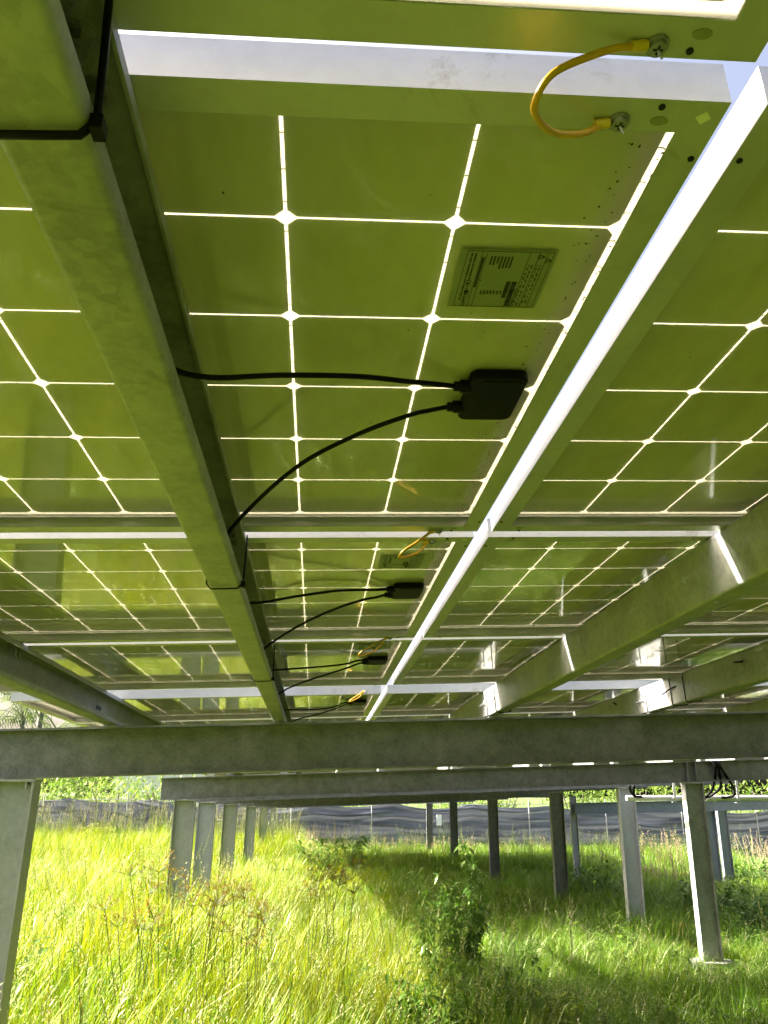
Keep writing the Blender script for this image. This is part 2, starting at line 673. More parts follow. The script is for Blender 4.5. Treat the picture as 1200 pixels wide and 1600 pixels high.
def speck_mesh(seed, n):
    r = random.Random(seed)
    b = MB()
    for k in range(n):
        q = r.random()
        if q < .45:
            u, v = ML - r.uniform(.0115, .0185), r.uniform(.03, .96)
        elif q < .68:
            u, v = ML - .034 - abs(r.gauss(0, .012)), r.uniform(.05, .96)
        elif q < .8:
            u, v = r.uniform(.1, ML - .05), .955 - abs(r.gauss(0, .02))
        else:
            u, v = r.uniform(.1, ML - .05), r.uniform(.04, .95)
        s = r.uniform(.0006, .0016)
        pts = [(u + s * math.cos(a) * r.uniform(.6, 1.3), v + s * math.sin(a) * r.uniform(.6, 1.3), -.0046) for a in (0, 1.2, 2.5, 3.8, 5)]
        b.add(pts + [(u, v, -.0054)], [(i, (i + 1) % 5, 5) for i in range(5)])
    return b.mesh('dirt_speck', DIRT)


def disc_part(u, v, r, mat, name, parent, n=10, w=-.0322, ratio=1., h=.0012):
    b = MB()
    P = [(r * ratio * math.cos(a * 2 * math.pi / n), r * math.sin(a * 2 * math.pi / n)) for a in range(n)]
    b.prism(P, w - h, w + .0005, lambda x, y, t: (u + x, v + y, t))
    return b.build(name, mat, parent, True, 40)


ROWN = {-1: 'nearest row at the top edge', 0: 'first full row', 1: 'second row', 2: 'third row',
        3: 'row just past the wide gap', 4: 'row over the first beam', 5: 'next to last row', 6: 'last row at the table end'}
COLN = {0: 'left of the lengthwise gap', 1: 'right of the lengthwise gap', 2: 'second across from the lengthwise gap', 3: 'in the far right column', -1: ''}


def module(col, row, uo, vo, arr, detail, label, group):
    mw = arr @ Matrix.Translation((uo, vo, 0))
    root = empty('solar_panel', mw, label, 'solar panel', group)
    for me in RAILS:
        link('frame_rail', me, root)
    link('front_glass', FG, root)
    link('rear_glass', RG, root)
    us = .047 if col == 0 else .018
    if detail >= 1:
        for i in range(10):
            for j in range(6):
                link('cell', CELLM, root, (us + i * PC + (PC - CW) / 2, .018 + j * PC + (PC - CH) / 2, 0))
        o = link('busbar_ribbon', RIB[us], root)
        o['kind'] = 'stuff'
    else:
        o = link('cell', JOINED[us], root)
        o['kind'] = 'stuff'
    if detail >= 1:
        jb = link('junction_box', JBM, root)
        link('lid', LIDM, jb)
        for g in GLS:
            link('cable_gland', g, jb)
        jig = {0: 0, 1: -.45, 2: .4}.get(row, .8)
        link('cable', cable_mesh(UP, jig), root)
        link('cable', cable_mesh(LO, jig * .7), root)
        lb = link('rating_label', FILM, root, (1.486, .208, 0))
        link('print', PRINT, lb)
        o = link('dirt_speck', speck_mesh(row * 7 + col, 420), root)
        o['kind'] = 'stuff'
    if detail >= 1:
        ends = [(0, 1), (1, 1), (0, 0), (1, 0)]
        for e, far in ends:
            sgn = -1 if e else 1
            ub = ML if e else 0
            vb = MW if far else 0
            sv = -1 if far else 1
            disc_part(ub + sgn * .051, vb + sv * .0065, .0026, HOLE, 'drain_hole', root)
            disc_part(ub + sgn * .048, vb + sv * .0195, .0042, LABELM, 'slot_hole', root, ratio=1.7, h=.0006)
            disc_part(ub + sgn * .0065, vb + sv * .055, .0026, HOLE, 'drain_hole', root)
        disc_part(ML - .015, .015, .006, PVC, 'sticker', root, 4, h=.0005)
    return root


UCOL = [-1.632] + [.046 + k * 1.678 for k in range(5)]
rows = {r: (-.018 + r * PITCH) for r in range(-9, 3)}
rows.update({r: 3.29 + (r - 3) * PITCH + (.25 if r == 6 else 0) for r in (3, 4, 5, 6)})
for c in range(6):
    for r in sorted(rows):
        if r <= -2:
            lab = 'solar panel in the rows overhead and behind the camera'
        elif c > 3:
            lab = 'solar panel past the right edge of the view on the near table'
        else:
            lab = 'solar panel in the ' + ROWN[r] + ', ' + COLN[c]
        vis = r in (-1, 0, 1, 2, 3) and c < 3
        module(c, r, UCOL[c], rows[r], ARR, 1 if vis else 0, lab, 'solar panels of the near table')


# ------------------------------------------------------------------ steel under the panels
def c_profile():
    """thin C section, web at 0, open towards +; (across, up) measured from the web's bottom outer corner"""
    r, w, h, lip = .007, .055, .1195, .019
    P = []

    def arc(cx, cy, a0, a1):
        for k in range(5):
            a = math.radians(a0 + (a1 - a0) * k / 4)
            P.append((cx + r * math.cos(a), cy + r * math.sin(a)))
    P.append((w, lip))
    arc(w - r, r, 0, -90)
    arc(r, r, 270, 180)
    arc(r, h - r, 180, 90)
    arc(w - r, h - r, 90, 0)
    P.append((w, h - lip))
    inner = []
    t = .0028
    n = len(P)
    for i in range(n):
        a = Vector(P[max(0, i - 1)]); c = Vector(P[min(n - 1, i + 1)])
        d = (c - a).normalized()
        nn = Vector((d.y, -d.x))
        inner.append((P[i][0] + nn.x * t, P[i][1] + nn.y * t))
    return P, inner


CP, CI = c_profile()


def purlin(u, v0, v1, arr, label, bolts, slots, wtop=-.0322, name='steel_purlin', group='steel purlins under the panels'):
    b = MB()
    n = len(CP)
    wb = wtop - .1195
    NS = 2
    vsx = []
    for vv in (v0, v1):
        vsx += [(u + a, vv, wb + c) for a, c in CP] + [(u + a, vv, wb + c) for a, c in CI]
    fs = []
    m = 2 * n
    for i in range(n - 1):
        fs.append((i, i + 1, m + i + 1, m + i))
        fs.append((n + i + 1, n + i, m + n + i, m + n + i + 1))
        fs.append((i, n + i, n + i + 1, i + 1))
        fs.append((m + i + 1, m + n + i + 1, m + n + i, m + i))
    fs.append((0, m, m + n, n))
    fs.append((n - 1, 2 * n - 1, m + 2 * n - 1, m + n - 1))
    b.add(vsx, fs)
    me = b.mesh('channel', GALV, True, 50)
    bm = bmesh.new()
    bm.from_mesh(me)
    bmesh.ops.recalc_face_normals(bm, faces=bm.faces)
    bm.to_mesh(me)
    bm.free()
    me.set_sharp_from_angle(angle=math.radians(50))
    root = empty(name, arr, label, 'steel beam', group)
    link('channel', me, root)
    for vv in bolts:
        bb = MB()
        uu, ww = u + .027, wtop - .0035
        P = [(.0085 * math.cos(k * math.pi / 3), .0085 * math.sin(k * math.pi / 3)) for k in range(6)]
        bb.prism(P, ww - .009, ww, lambda a, c, t: (uu + a, vv + c, t))
        bb.tube([(uu, vv, ww - .009), (uu, vv, ww - .030)], .0045, 8)
        P2 = [(.014 * math.cos(k * math.pi / 6), .014 * math.sin(k * math.pi / 6)) for k in range(12)]
        bb.prism(P2, ww, ww + .002, lambda a, c, t: (uu + a, vv + c, t))
        bb.build('bolt', BOLT, root, True, 35)
    if slots and arr is ARR:
        bb = MB()
        bb.box((u - .0065, 3.205, wtop - .1180), (u - .0005, 3.295, wtop - .045))
        bk = bb.build('bracket', GALV, root)
        for vv, ww in ((3.225, wtop - .068), (3.275, wtop - .068)):
            bb = MB()
            P = [(.0095 * math.cos(k * math.pi / 3), .0095 * math.sin(k * math.pi / 3)) for k in range(6)]
            bb.prism(P, u - .0145, u - .0066, lambda a, c, t: (t, vv + a, ww + c))
            bb.tube([(u - .0145, vv, ww), (u - .027, vv, ww)], .005, 6)
            bb.build('bolt', BOLT, bk, True, 35)
    for vv, ww in slots:
        for side in (-1, 1):
            bb = MB()
            P = [(.0045 * math.cos(k * math.pi / 5) , .009 * math.sin(k * math.pi / 5)) for k in range(10)]
            x0, x1 = (u - .0012, u + .0005) if side < 0 else (u + .0025, u + .0044)
            bb.prism(P, x0, x1, lambda a, c, t: (t, vv + a, ww + c))
            bb.build('slot_hole', HOLE, root)
    return root


blt = [g + d for g in (rows[-1] + MW + .017, rows[0] + MW + .017, rows[1] + MW + .017) for d in (-.045, -.012, .030)]
VEND = 8.35
SL = [(3.06 + k * .022, -.093) for k in range(4)]
PL = [(-1.20, 'galvanised purlin with open side facing right, at the left under the panels', blt, SL),
      (-.472, 'thick galvanised purlin from top left corner carrying the black cables', blt, []),
      (.495, 'galvanised purlin with plain web crossed by thin sun streaks, right of the lengthwise gap', [], SL),
      (1.242, 'galvanised purlin with a black tie at far right under the panels', [], SL),
      (2.173, 'galvanised purlin beyond the tied one, at the right edge', [], []),
      (2.920, 'galvanised purlin second beyond the tied one, past the right edge', [], []),
      (3.851, 'galvanised purlin third beyond the tied one, past the right edge', [], []),
      (4.598, 'galvanised purlin along the far right end of the table', [], [])]
for u, lab, bl, sl in PL:
    purlin(u, -9.3, VEND, ARR, lab, bl, sl)


def h_profile(h, w, tf, tw):
    return [(-w / 2, 0), (w / 2, 0), (w / 2, tf), (tw / 2, tf), (tw / 2, h - tf), (w / 2, h - tf), (w / 2, h), (-w / 2, h),
            (-w / 2, h - tf), (-tw / 2, h - tf), (-tw / 2, tf), (-w / 2, tf)]


HP = h_profile(.205, .10, .009, .006)


def beam_mesh(P0, P1, name='web_and_flanges', mat=None):
    """H beam whose bottom centre line runs from P0 to P1 (world), web upright"""
    d = (P1 - P0)
    L_ = d.length
    d.normalize()
    side = Vector((0, 0, 1)).cross(d).normalized()
    up = d.cross(side)
    mw = Matrix((d, side, up)).transposed().to_4x4()
    mw.translation = P0
    b = MB()
    b.prism(HP, 0, L_, lambda a, c, t: (t, a, c))
    me = b.mesh(name, mat or SHADED_GALV)
    bm = bmesh.new()
    bm.from_mesh(me)
    bmesh.ops.recalc_face_normals(bm, faces=bm.faces)
    bm.to_mesh(me)
    bm.free()
    return me, mw


def A(u, v, w):
    return ARR @ Vector((u, v, w))


def cross_beam(P0, P1, label, cleats=(), stiff=()):
    me, mw = beam_mesh(P0, P1)
    root = empty('cross_beam', mw, label, 'steel beam', 'cross beams on the posts')
    link('beam_section', me, root)
    for x, h in cleats:
        b = MB()
        b.box((x - .03, -.045, .2055), (x + .03, .045, .2055 + h))
        b.build('cleat', GALV, root)
    for x in stiff:
        b = MB()
        b.box((x - .05, -.0515, .0), (x - .042, -.0035, .195))
        b.box((x + .042, -.0515, .0), (x + .05, -.0035, .195))
        b.build('stiffener', SHADED_GALV, root)
    return root


def post(x, y, ztop, label, mat=None, base=True, group='steel posts under the beams', bolts=True, size=1.):
    zb = SLOPE * y - .05
    h = ztop - zb
    root = empty('steel_post', Matrix.Translation((x, y, zb)), label, 'post', group)
    b = MB()
    W, D, tf, tw = .20 * size, .10 * size, .008, .006
    prof = [(-W / 2, -D / 2), (-W / 2 + tf, -D / 2), (-W / 2 + tf, -tw / 2), (W / 2 - tf, -tw / 2), (W / 2 - tf, -D / 2), (W / 2, -D / 2),
            (W / 2, D / 2), (W / 2 - tf, D / 2), (W / 2 - tf, tw / 2), (-W / 2 + tf, tw / 2), (-W / 2 + tf, D / 2), (-W / 2, D / 2)]
    b.prism(prof, 0, h - .0105, lambda a, c, t: (a, c, t))
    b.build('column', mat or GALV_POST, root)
    b = MB()
    b.box((-W / 2 - .004, -D / 2 - .004, h - .010), (W / 2 + .004, D / 2 + .004, h - .0008))
    b.build('cap_plate', GALV, root)
    if bolts:
        for sx in (-1, 1):
            for sy in (-1, 1):
                bb = MB()
                px, py = sx * .065, sy * .028
                P = [(.011 * math.cos(k * math.pi / 3), .011 * math.sin(k * math.pi / 3)) for k in range(6)]
                bb.prism(P, h - .022, h - .0102, lambda a, c, t: (px + a, py + c, t))
                bb.tube([(px, py, h - .022), (px, py, h - .038)], .006, 6)
                bb.build('bolt', BOLT, root, True, 35)
    return root


# first frame, close to the camera
P0, P1 = A(-1.95, 3.25, -.3635), A(8.5, 3.25, -.3635)
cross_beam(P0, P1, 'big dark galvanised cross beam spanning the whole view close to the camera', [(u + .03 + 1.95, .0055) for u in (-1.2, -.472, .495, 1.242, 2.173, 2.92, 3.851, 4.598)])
pb = A(-1.562, 3.25, -.3635)
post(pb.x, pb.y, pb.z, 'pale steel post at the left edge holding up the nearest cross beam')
pb = A(3.66, 3.25, -.3635)
post(pb.x, pb.y, pb.z, 'steel post out to the right under the nearest cross beam')

FR = [(8.38, -1.233, -.085, 3.84, .133), (10.15, -1.238, -.128, 3.793, .091), (13.0, -1.24, -.195, 3.739, .038),
      (17.6, -1.26, -.301, 3.70, -.10), (22.4, -1.27, -.415, 3.66, -.206), (27.2, -1.259, -.525, 3.67, -.316)]
FL = ['second frame from the camera', 'third frame, pale and bluish', 'fourth frame', 'fifth frame', 'sixth frame', 'farthest frame']
for k, (y, xl, zl, xr, zr) in enumerate(FR):
    yc = y + .05
    a, b_ = Vector((xl - .02, yc, HC + zl)), Vector((xr + .05, yc, HC + zr))
    d = b_ - a
    e0, e1 = a - d * (.24 / d.length), b_ + d * (1.5 / d.length)
    cl = []
    if k == 0:
        cl = [(u + .03 + 1.64, .033) for u in (-1.2, -.472, .495, 1.242, 2.173, 2.92, 3.851, 4.598)]
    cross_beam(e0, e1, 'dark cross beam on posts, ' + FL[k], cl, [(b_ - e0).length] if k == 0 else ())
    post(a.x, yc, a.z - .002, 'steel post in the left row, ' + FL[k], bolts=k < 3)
    post(b_.x, yc, b_.z - .002, 'steel post in the right row, ' + FL[k], (GALV, None, SHADED_GALV, SHADED_GALV, SHADED_GALV, SHADED_GALV)[k], bolts=k < 3)  # steel tone per post stands in for the shade or daylight on it

# concrete pad at the near right post
fx, fy = FR[0][3] + .05, FR[0][0] + .05
b = MB()
P = [(.20 * math.cos(k * math.pi / 12) * (1 + .05 * math.sin(k * 2.1)), .16 * math.sin(k * math.pi / 12) * (1 + .05 * math.cos(k * 1.7))) for k in range(24)]
b.prism(P, -.25, .065, lambda a, c, t: (a, c, t))
o = b.build('concrete_footing', CONC, None, True, 40)
o.location = (fx, fy, SLOPE * fy)
tag(o, 'round concrete footing under the dark right post with sunlit edge', 'footing')

# second table, beyond the open strip
z0 = (FR[1][2] + FR[1][4]) / 2
Y2 = 10.1
xa, za, xb, zb_ = FR[2][1], FR[2][2], FR[2][3], FR[2][4]
ux = Vector((xb - xa, 0, zb_ - za)).normalized()
vy = Vector((0, 1, -.0236)).normalized()
vy = (vy - ux * vy.dot(ux)).normalized()
wz_ = ux.cross(vy)
ARR2 = Matrix((ux, vy, wz_)).transposed().to_4x4()
base = Vector((xa, 13.0, HC + za + .205)) + wz_ * (.1195 + .034)
ARR2.translation = base - vy * 13.0 - ux * (xa)
for u in (-.95, -.22, .75, 1.49, 2.42, 3.17, 4.1, 4.85):
    purlin(u, 9.3, 26.0, ARR2, 'galvanised purlin of the second table beyond the sunlit strip', [], [], group='steel purlins of the second table')
for c in range(4):
    for r in range(15):
        module(1, r, -1.38 + c * 1.678, Y2 + r * PITCH, ARR2, 0, 'solar panel on the second table beyond the sunlit strip', 'solar panels of the second table')


# ------------------------------------------------------------------ cable ties, grounding wires
def cable_tie(u, v, label, r=.0022, skew=.01, tail=True, wb=-.152):
    b = MB()
    g = .0035
    h = .1195
    loop = [(u - g, v, wb + h - .004), (u - g, v, wb + .006), (u + .004, v - .001, wb - g), (u + .03, v - .002, wb - g), (u + .050, v - .003, wb - g),
            (u + .055 + g, v - .003 + skew * .1, wb + .006), (u + .055 + g, v + skew, wb + .05), (u + .055 + g, v + skew * 2, wb + h - .006)]
    b.tube(loop, r, 6)
    root = b.build('cable_tie', BLACK, None, True, None)
    root.matrix_world = ARR
    tag(root, label, 'cable tie', 'black cable ties round the purlins')
    if tail:
        b = MB()
        b.box((u + .0555 + g - .003, v - .008, wb - .002), (u + .0555 + g + .004, v + .003, wb + .008))
        b.build('tie_head', BLACK, root)
    return root


cable_tie(-.472, -.083, 'thick black cable tie round the big purlin at the top left corner', .0026, -.004)
cable_tie(-.472, .910, 'thin black cable tie round the big purlin midway along', .0017, .03)
cable_tie(-.472, 1.994, 'thin black cable tie round the big purlin near its far end', .0017, .03)
cable_tie(1.242, 2.93, 'black cable tie round the purlin beside the wide bright gap at right', .0022, .02)
cable_tie(1.242, 2.80, 'second black cable tie just nearer on the purlin at right', .0022, .02)
cable_tie(.495, 3.03, 'black cable tie across the sunlit purlin end beside the wide gap', .0022, .02)


def grounding_wire(dv, jig, label):
    root = empty('grounding_wire', ARR @ Matrix.Translation((0, dv, 0)), label, 'wire', 'yellow grounding wires between the panel frames')
    W = [(-.074, -.062, -.0365), (-.085, -.0635, -.039), (-.104, -.065, -.048), (-.132, -.062, -.062), (-.141, -.048, -.068), (-.138, -.032, -.068), (-.118, -.010, -.060), (-.094, .000, -.050), (-.080, .0035, -.040), (-.074, .004, -.0365)]
    P = [Vector(p) + Vector((jig * .02 * math.sin(i * .35), jig * .012 * math.sin(i * .7), -abs(jig) * .02 * math.sin(i * .35))) for i, p in enumerate(W)]
    b = MB()
    b.tube(spline(P, 6), .0026, 8)
    b.build('wire', YELLOW, root, True, None)
    for (u, v), q in (((-.058, -.062), P[1]), ((-.061, .003), P[-2])):
        b = MB()
        d = Vector((q.x - u, q.y - v, 0)).normalized()
        a = Vector((u, v, -.0345)) + d * .008
        b.tube([a, a + d * .011 + Vector((0, 0, -.002))], [.0042, .0036], 8)
        b.build('crimp_sleeve', YLUG, root, True, 50)
        b = MB()
        n = 14
        b.prism([(.0082 * math.cos(k * 2 * math.pi / n), .0082 * math.sin(k * 2 * math.pi / n)) for k in range(n)], -.0345, -.0324, lambda x, y, t: (u + x, v + y, t))
        b.prism([(.0062 * math.cos(k * 2 * math.pi / n), .0062 * math.sin(k * 2 * math.pi / n)) for k in range(n)], -.0375, -.0346, lambda x, y, t: (u + x, v + y, t))
        sc = b.build('screw', BOLT, root, True, 35)
        b = MB()
        b.box((u - .0035, v - .0006, -.0381), (u + .0035, v + .0006, -.0376))
        b.box((u - .0006, v - .0035, -.0381), (u + .0006, v - .0007, -.0376))
        b.box((u - .0006, v + .0007, -.0381), (u + .0006, v + .0035, -.0376))
        b.build('cross_slot', HOLE, sc)
        b = MB()
        b.tube([(u, v, -.0375), (u + .003, v + .002, -.043)], .0011, 5)
        b.build('wire_tail', BOLT, root)


grounding_wire(0, 0, 'yellow grounding wire looping between two panel frames at top right')
grounding_wire(rows[1] - rows[0], .5, 'yellow grounding wire loop above the second rating label')
grounding_wire(rows[2] - rows[0], -.7, 'small yellow grounding wire loop at the third panel gap')
grounding_wire(2 * PITCH + 1.2, .4, 'tiny yellow grounding wire loop at the wide panel gap')

# ------------------------------------------------------------------ conduit, hoses and the frame at the right
root = empty('white_conduit', Matrix.Translation((3.30, 8.75, HC - .030)), 'white cable conduit hanging level behind the dark right post', 'conduit')
b = MB(); b.tube([(0, 0, 0), (4.6, 0, .05)], .028, 12); b.build('pipe', PVC, root, True, 50)
for x in (.93, 2.6):
    b = MB(); b.tube([(x - .05, 0, .01 * x), (x + .05, 0, .01 * x + .001)], .036, 12); b.build('coupling', PVC, root, True, 50)
for x in (.52, 1.22, 2.2, 3.2):
    b = MB(); b.box((x - .014, -.032, .0), (x + .014, -.030, .19)); b.box((x - .014, -.032, -.036), (x + .014, .032, -.033)); b.build('hanger', PVC, root)
for k, (xa_, xb2, xm) in enumerate(((4.10, 4.12, 4.15), (4.13, 4.17, 4.23), (4.16, 4.40, 4.36))):
    b = MB()
    b.tube(spline([(xa_, 8.36, HC + .345), (xa_ + .03, 8.36, HC + .27), (xm, 8.50, HC + .10), (xb2 + .03, 8.62, HC + .02), (xb2 - .02, 8.68, HC - .012), (xb2 - .08, 8.70, HC - .012)], 6), .014, 8)
    o = b.build('black_hose', RUBBER, None, True, None)
    tag(o, ('leftmost', 'middle', 'rightmost, widest bent')[k] + ' of three black cable hoses dropping from beam to white conduit', 'hose', 'black hoses at the conduit')
for k in range(2):
    b = MB()
    b.tube(spline([(3.30 - .05 * k, 8.5, HC + .09), (3.33 - .03 * k, 8.6, HC + .03), (3.38, 8.7, HC - .012), (3.46, 8.72, HC - .015)], 6), .013, 8)
    o = b.build('black_hose', RUBBER, None, True, None)
    tag(o, ('upper', 'lower')[k] + ' of two short black hoses at the conduit end beside the pale post', 'hose', 'black hoses at the conduit')
b = MB()
mr = empty('rail_beam', Matrix.Translation((5.0, 16.0, HC - .33)), 'grey horizontal steel rail beyond the conduit at right', 'steel beam')
me, mw = beam_mesh(Vector((5.0, 16, HC - .36)), Vector((12, 16, HC - .14)), mat=RAILGREY)
mr.matrix_world = mw
link('beam_section', me, mr)
post(6.70 * 16 / 14 + .06, 16.14, HC - .16, 'bluish grey post holding the far rail at right', RAILGREY, group='posts of the far rail')
post(5.64 * 16 / 18 + .0, 16.14, HC - .02, 'slim pale post at the left end of the far rail', GALV_POST, group='posts of the far rail', bolts=False, size=.6)
post(8.35, 16.9, HC - .26, 'dark post just behind the bluish grey one at right', RAILGREY, group='posts of the far rail')


# ------------------------------------------------------------------ fence with dark shade cloth
def fence():
    m, nt, out = material('shade_cloth')
    L = nt.links.new
    tc = N(nt, 'TexCoord')
    mp = N(nt, 'Mapping')
    mp.inputs['Scale'].default_value = (.22, 1, 3.2)
    L(tc.outputs['Object'], mp.inputs[0])
    n1 = N(nt, 'TexNoise', Scale=1.6, Detail=8., Roughness=.62, Distortion=.6)
    L(mp.outputs[0], n1.inputs['Vector'])
    r = ramp(nt, n1.outputs[0], [(.38, (.060, .068, .085)), (.50, (.095, .105, .128)), (.62, (.16, .172, .20))])  # dark and pale bands paint the folds' shade and light into the cloth
    d = N(nt, 'BsdfDiffuse')
    L(r.outputs[0], d.inputs[0])
    t = N(nt, 'BsdfTranslucent')
    t.inputs['Color'].default_value = (.025, .027, .032, 1)
    a = N(nt, 'AddShader')
    L(d.outputs[0], a.inputs[0])
    L(t.outputs[0], a.inputs[1])
    L(a.outputs[0], out.inputs[0])
    Y = 31.0
    root = empty('shade_cloth_fence', Matrix.Translation((0, Y, SLOPE * Y)), 'long sagging dark grey shade cloth fence across the far field', 'fence')
    x0, x1, H = -24., 34., 1.66
    nx, nz = 420, 34
    b = MB()
    for j in range(nz + 1):
        t_ = j / nz
        for i in range(nx + 1):
            x = x0 + (x1 - x0) * i / nx
            ph = (x % 2.9) / 2.9
            sag = .22 * math.sin(ph * math.pi) * (.6 + .8 * noise.noise((int(x // 2.9) * 3.3, 0, 0)))
            hz = (H + .10 * noise.noise((x * .12, 5, 0)) + (.10 if x < -5 else 0) - sag) * t_
            rg = max(0, 1 - 3.2 * abs(noise.noise((x * .17 + .8 * t_, t_ * 5.5, 21)))) ** 2
            rl = max(0, 1 - 3 * abs(noise.noise((x * .55 + t_ * 2.4, t_ * 1.3, 33)))) ** 2
            leftish = max(0, min(1, (-2 - x) / 3))
            y = .06 * noise.noise((x * .25, t_ * 3, 0)) + .15 * noise.noise((x * .28 + .9 * t_, t_ * 6.5, 3)) + .06 * noise.noise((x * .5 + 1.5 * t_, t_ * 15, 3)) - .12 * math.sin(ph * math.pi) * t_ * (1 - t_)
            y += leftish * (.42 * noise.noise((x * 1.1 + t_ * 2.6, t_ * 1.2, 9)) + .15 * noise.noise((x * 2.4 + t_ * 5, t_ * 2, 4)))
            y -= .13 * rg * (1 - .6 * leftish) + .22 * rl * leftish
            b.v.append((x, y, hz))
    w = nx + 1
    b.f = [(j * w + i, j * w + i + 1, (j + 1) * w + i + 1, (j + 1) * w + i) for j in range(nz) for i in range(nx)]
    b.m = [0] * len(b.f)
    o = b.build('cloth', m, root, True, None)
    for k in range(21):
        x = x0 + k * 2.9
        b = MB()
        b.tube([(x, -.17, -.2), (x, -.17, H + .25)], .022, 8)
        b.build('fence_post', GALV_POST, root, True, 60)
    b = MB()
    b.tube([(x0 + i * .58, -.02, H + .03 + .03 * math.sin(i * .7)) for i in range(101)], .012, 5)
    b.build('top_wire', GALV_POST, root, True, None)
    b = MB()
    b.box((4.55 - .09, -.24, .95), (4.55 + .09, -.2, 1.32))
    b.build('sign_plate', PVC, root)


fence()


# ------------------------------------------------------------------ plants
def blade(b, base, direction, lean, length, width, segs=3, curl=.5, mi=0):
    """one bent grass blade: a tapered strip"""
    d = Vector((math.cos(direction), math.sin(direction), 0))
    s = Vector((-d.y, d.x, 0)) * (width / 2)
    ang = lean
    p = Vector(base)
    vs_, fs = [], []
    for k in range(segs + 1):
        wf = (1, .95, .7, .4, .2)[k] if segs > 3 else (1, .9, .6, .1)[k]
        if k == segs:
            vs_.append(p.copy())
        else:
            vs_ += [p - s * wf, p + s * wf]
        p = p + (d * math.sin(ang) + Vector((0, 0, 1)) * math.cos(ang)) * (length / segs)
        ang += curl
    for k in range(segs - 1):
        fs.append((2 * k, 2 * k + 1, 2 * k + 3, 2 * k + 2))
    fs.append((2 * segs - 2, 2 * segs - 1, 2 * segs))
    b.add(vs_, fs, mi)


def leaf(b, p, d, up, L_, w, mi=0):
    """pointed leaf of four faces, folded along its midrib"""
    d = d.normalized()
    s = d.cross(up)
    if s.length < 1e-3:
        s = d.orthogonal()
    s.normalize()
    n_ = s.cross(d).normalized()
    a = p + d * L_ * .45
    tip = p + d * L_ - n_ * L_ * .12
    b.add([p, a + s * w / 2 + n_ * w * .12, tip, a - s * w / 2 + n_ * w * .12, a], [(0, 1, 4), (1, 2, 4), (2, 3, 4), (3, 0, 4)], mi)


def seed_spike(b, p, d, L_, n, mi):
    """a loose seed head on a stalk"""
    for k in range(n):
        q = p + d * (L_ * k / n)
        a = rnd.uniform(0, 6.28)
        dd = (d * .7 + Vector((math.cos(a), math.sin(a), 0)) * .6).normalized()
        leaf(b, q, dd, Vector((0, 0, 1)), .022, .005, mi)


def clump(kind, seed):
    r = random.Random(seed)
    b = MB()
    n = {'fine': 46, 'arch': 36, 'short': 54, 'seed': 34, 'dry': 30, 'far': 56, 'weed': 14}[kind.split('_')[0]]
    mats = [GREENER if kind.endswith('_green') else GRASS, DRYGRASS, WEED if seed % 2 else LIGHTWEED]
    kind = kind.split('_')[0]
    for k in range(n):
        a, q = r.uniform(0, 6.28), .14 * math.sqrt(r.random())
        base_ = (q * math.cos(a), q * math.sin(a), -.02)
        L_ = r.uniform(.55, 1.0) ** 1.0
        if kind == 'fine':
            blade(b, base_, r.uniform(0, 6.28), r.uniform(.02, .35), L_ * .62, r.uniform(.003, .0065), 3, r.uniform(.0, .4))
        elif kind == 'arch':
            blade(b, base_, r.uniform(0, 6.28), r.uniform(.1, .5), L_ * .75, r.uniform(.0035, .008), 4, r.uniform(.2, .55))
        elif kind == 'short':
            blade(b, base_, r.uniform(0, 6.28), r.uniform(.1, .8), L_ * .34, r.uniform(.003, .008), 3, r.uniform(.1, .5))
        elif kind == 'far':
            blade(b, (base_[0] * 1.8, base_[1] * 1.8, base_[2]), r.uniform(0, 6.28), r.uniform(.05, .5), L_ * .55, r.uniform(.007, .014), 3, r.uniform(.1, .4))
        elif kind == 'seed':
            blade(b, base_, r.uniform(0, 6.28), r.uniform(.02, .3), L_ * .6, r.uniform(.004, .007), 3, r.uniform(.05, .3))
        else:
            blade(b, base_, r.uniform(0, 6.28), r.uniform(.1, .6), L_ * .6, r.uniform(.004, .009), 3, r.uniform(.1, .6), 1 if r.random() < .45 else 0)
    if kind == 'weed':
        for k in range(7):
            a = r.uniform(0, 6.28)
            p = Vector((.1 * math.cos(a), .1 * math.sin(a), 0))
            d = Vector((r.gauss(0, .25), r.gauss(0, .25), 1)).normalized()
            hh = r.uniform(.4, .95) * .62
            b.tube([p, p + d * hh], .0018, 3, False, 2)
            for z in range(11):
                a2 = r.uniform(0, 6.28)
                L2 = r.uniform(.03, .085)
                leaf(b, p + d * hh * r.uniform(.25, 1), Vector((math.cos(a2), math.sin(a2), r.uniform(-.6, .5))), Vector((0, 0, 1)), L2, L2 * r.uniform(.3, .5), 2)
    if kind == 'seed':
        for k in range(4):
            a = r.uniform(0, 6.28)
            d = Vector((math.cos(a) * .22, math.sin(a) * .22, 1)).normalized()
            p0 = Vector((r.uniform(-.1, .1), r.uniform(-.1, .1), 0))
            h = r.uniform(.6, .85)
            b.tube([p0, p0 + d * h], .0014, 3, False)
            seed_spike(b, p0 + d * h * .82, d, h * .24, 9, 1)
    return b.mesh('grass_clump', mats)


def in_view(x, y):
    return y > 1.5 and abs(x - (-.088) * y) < .56 * y + .8


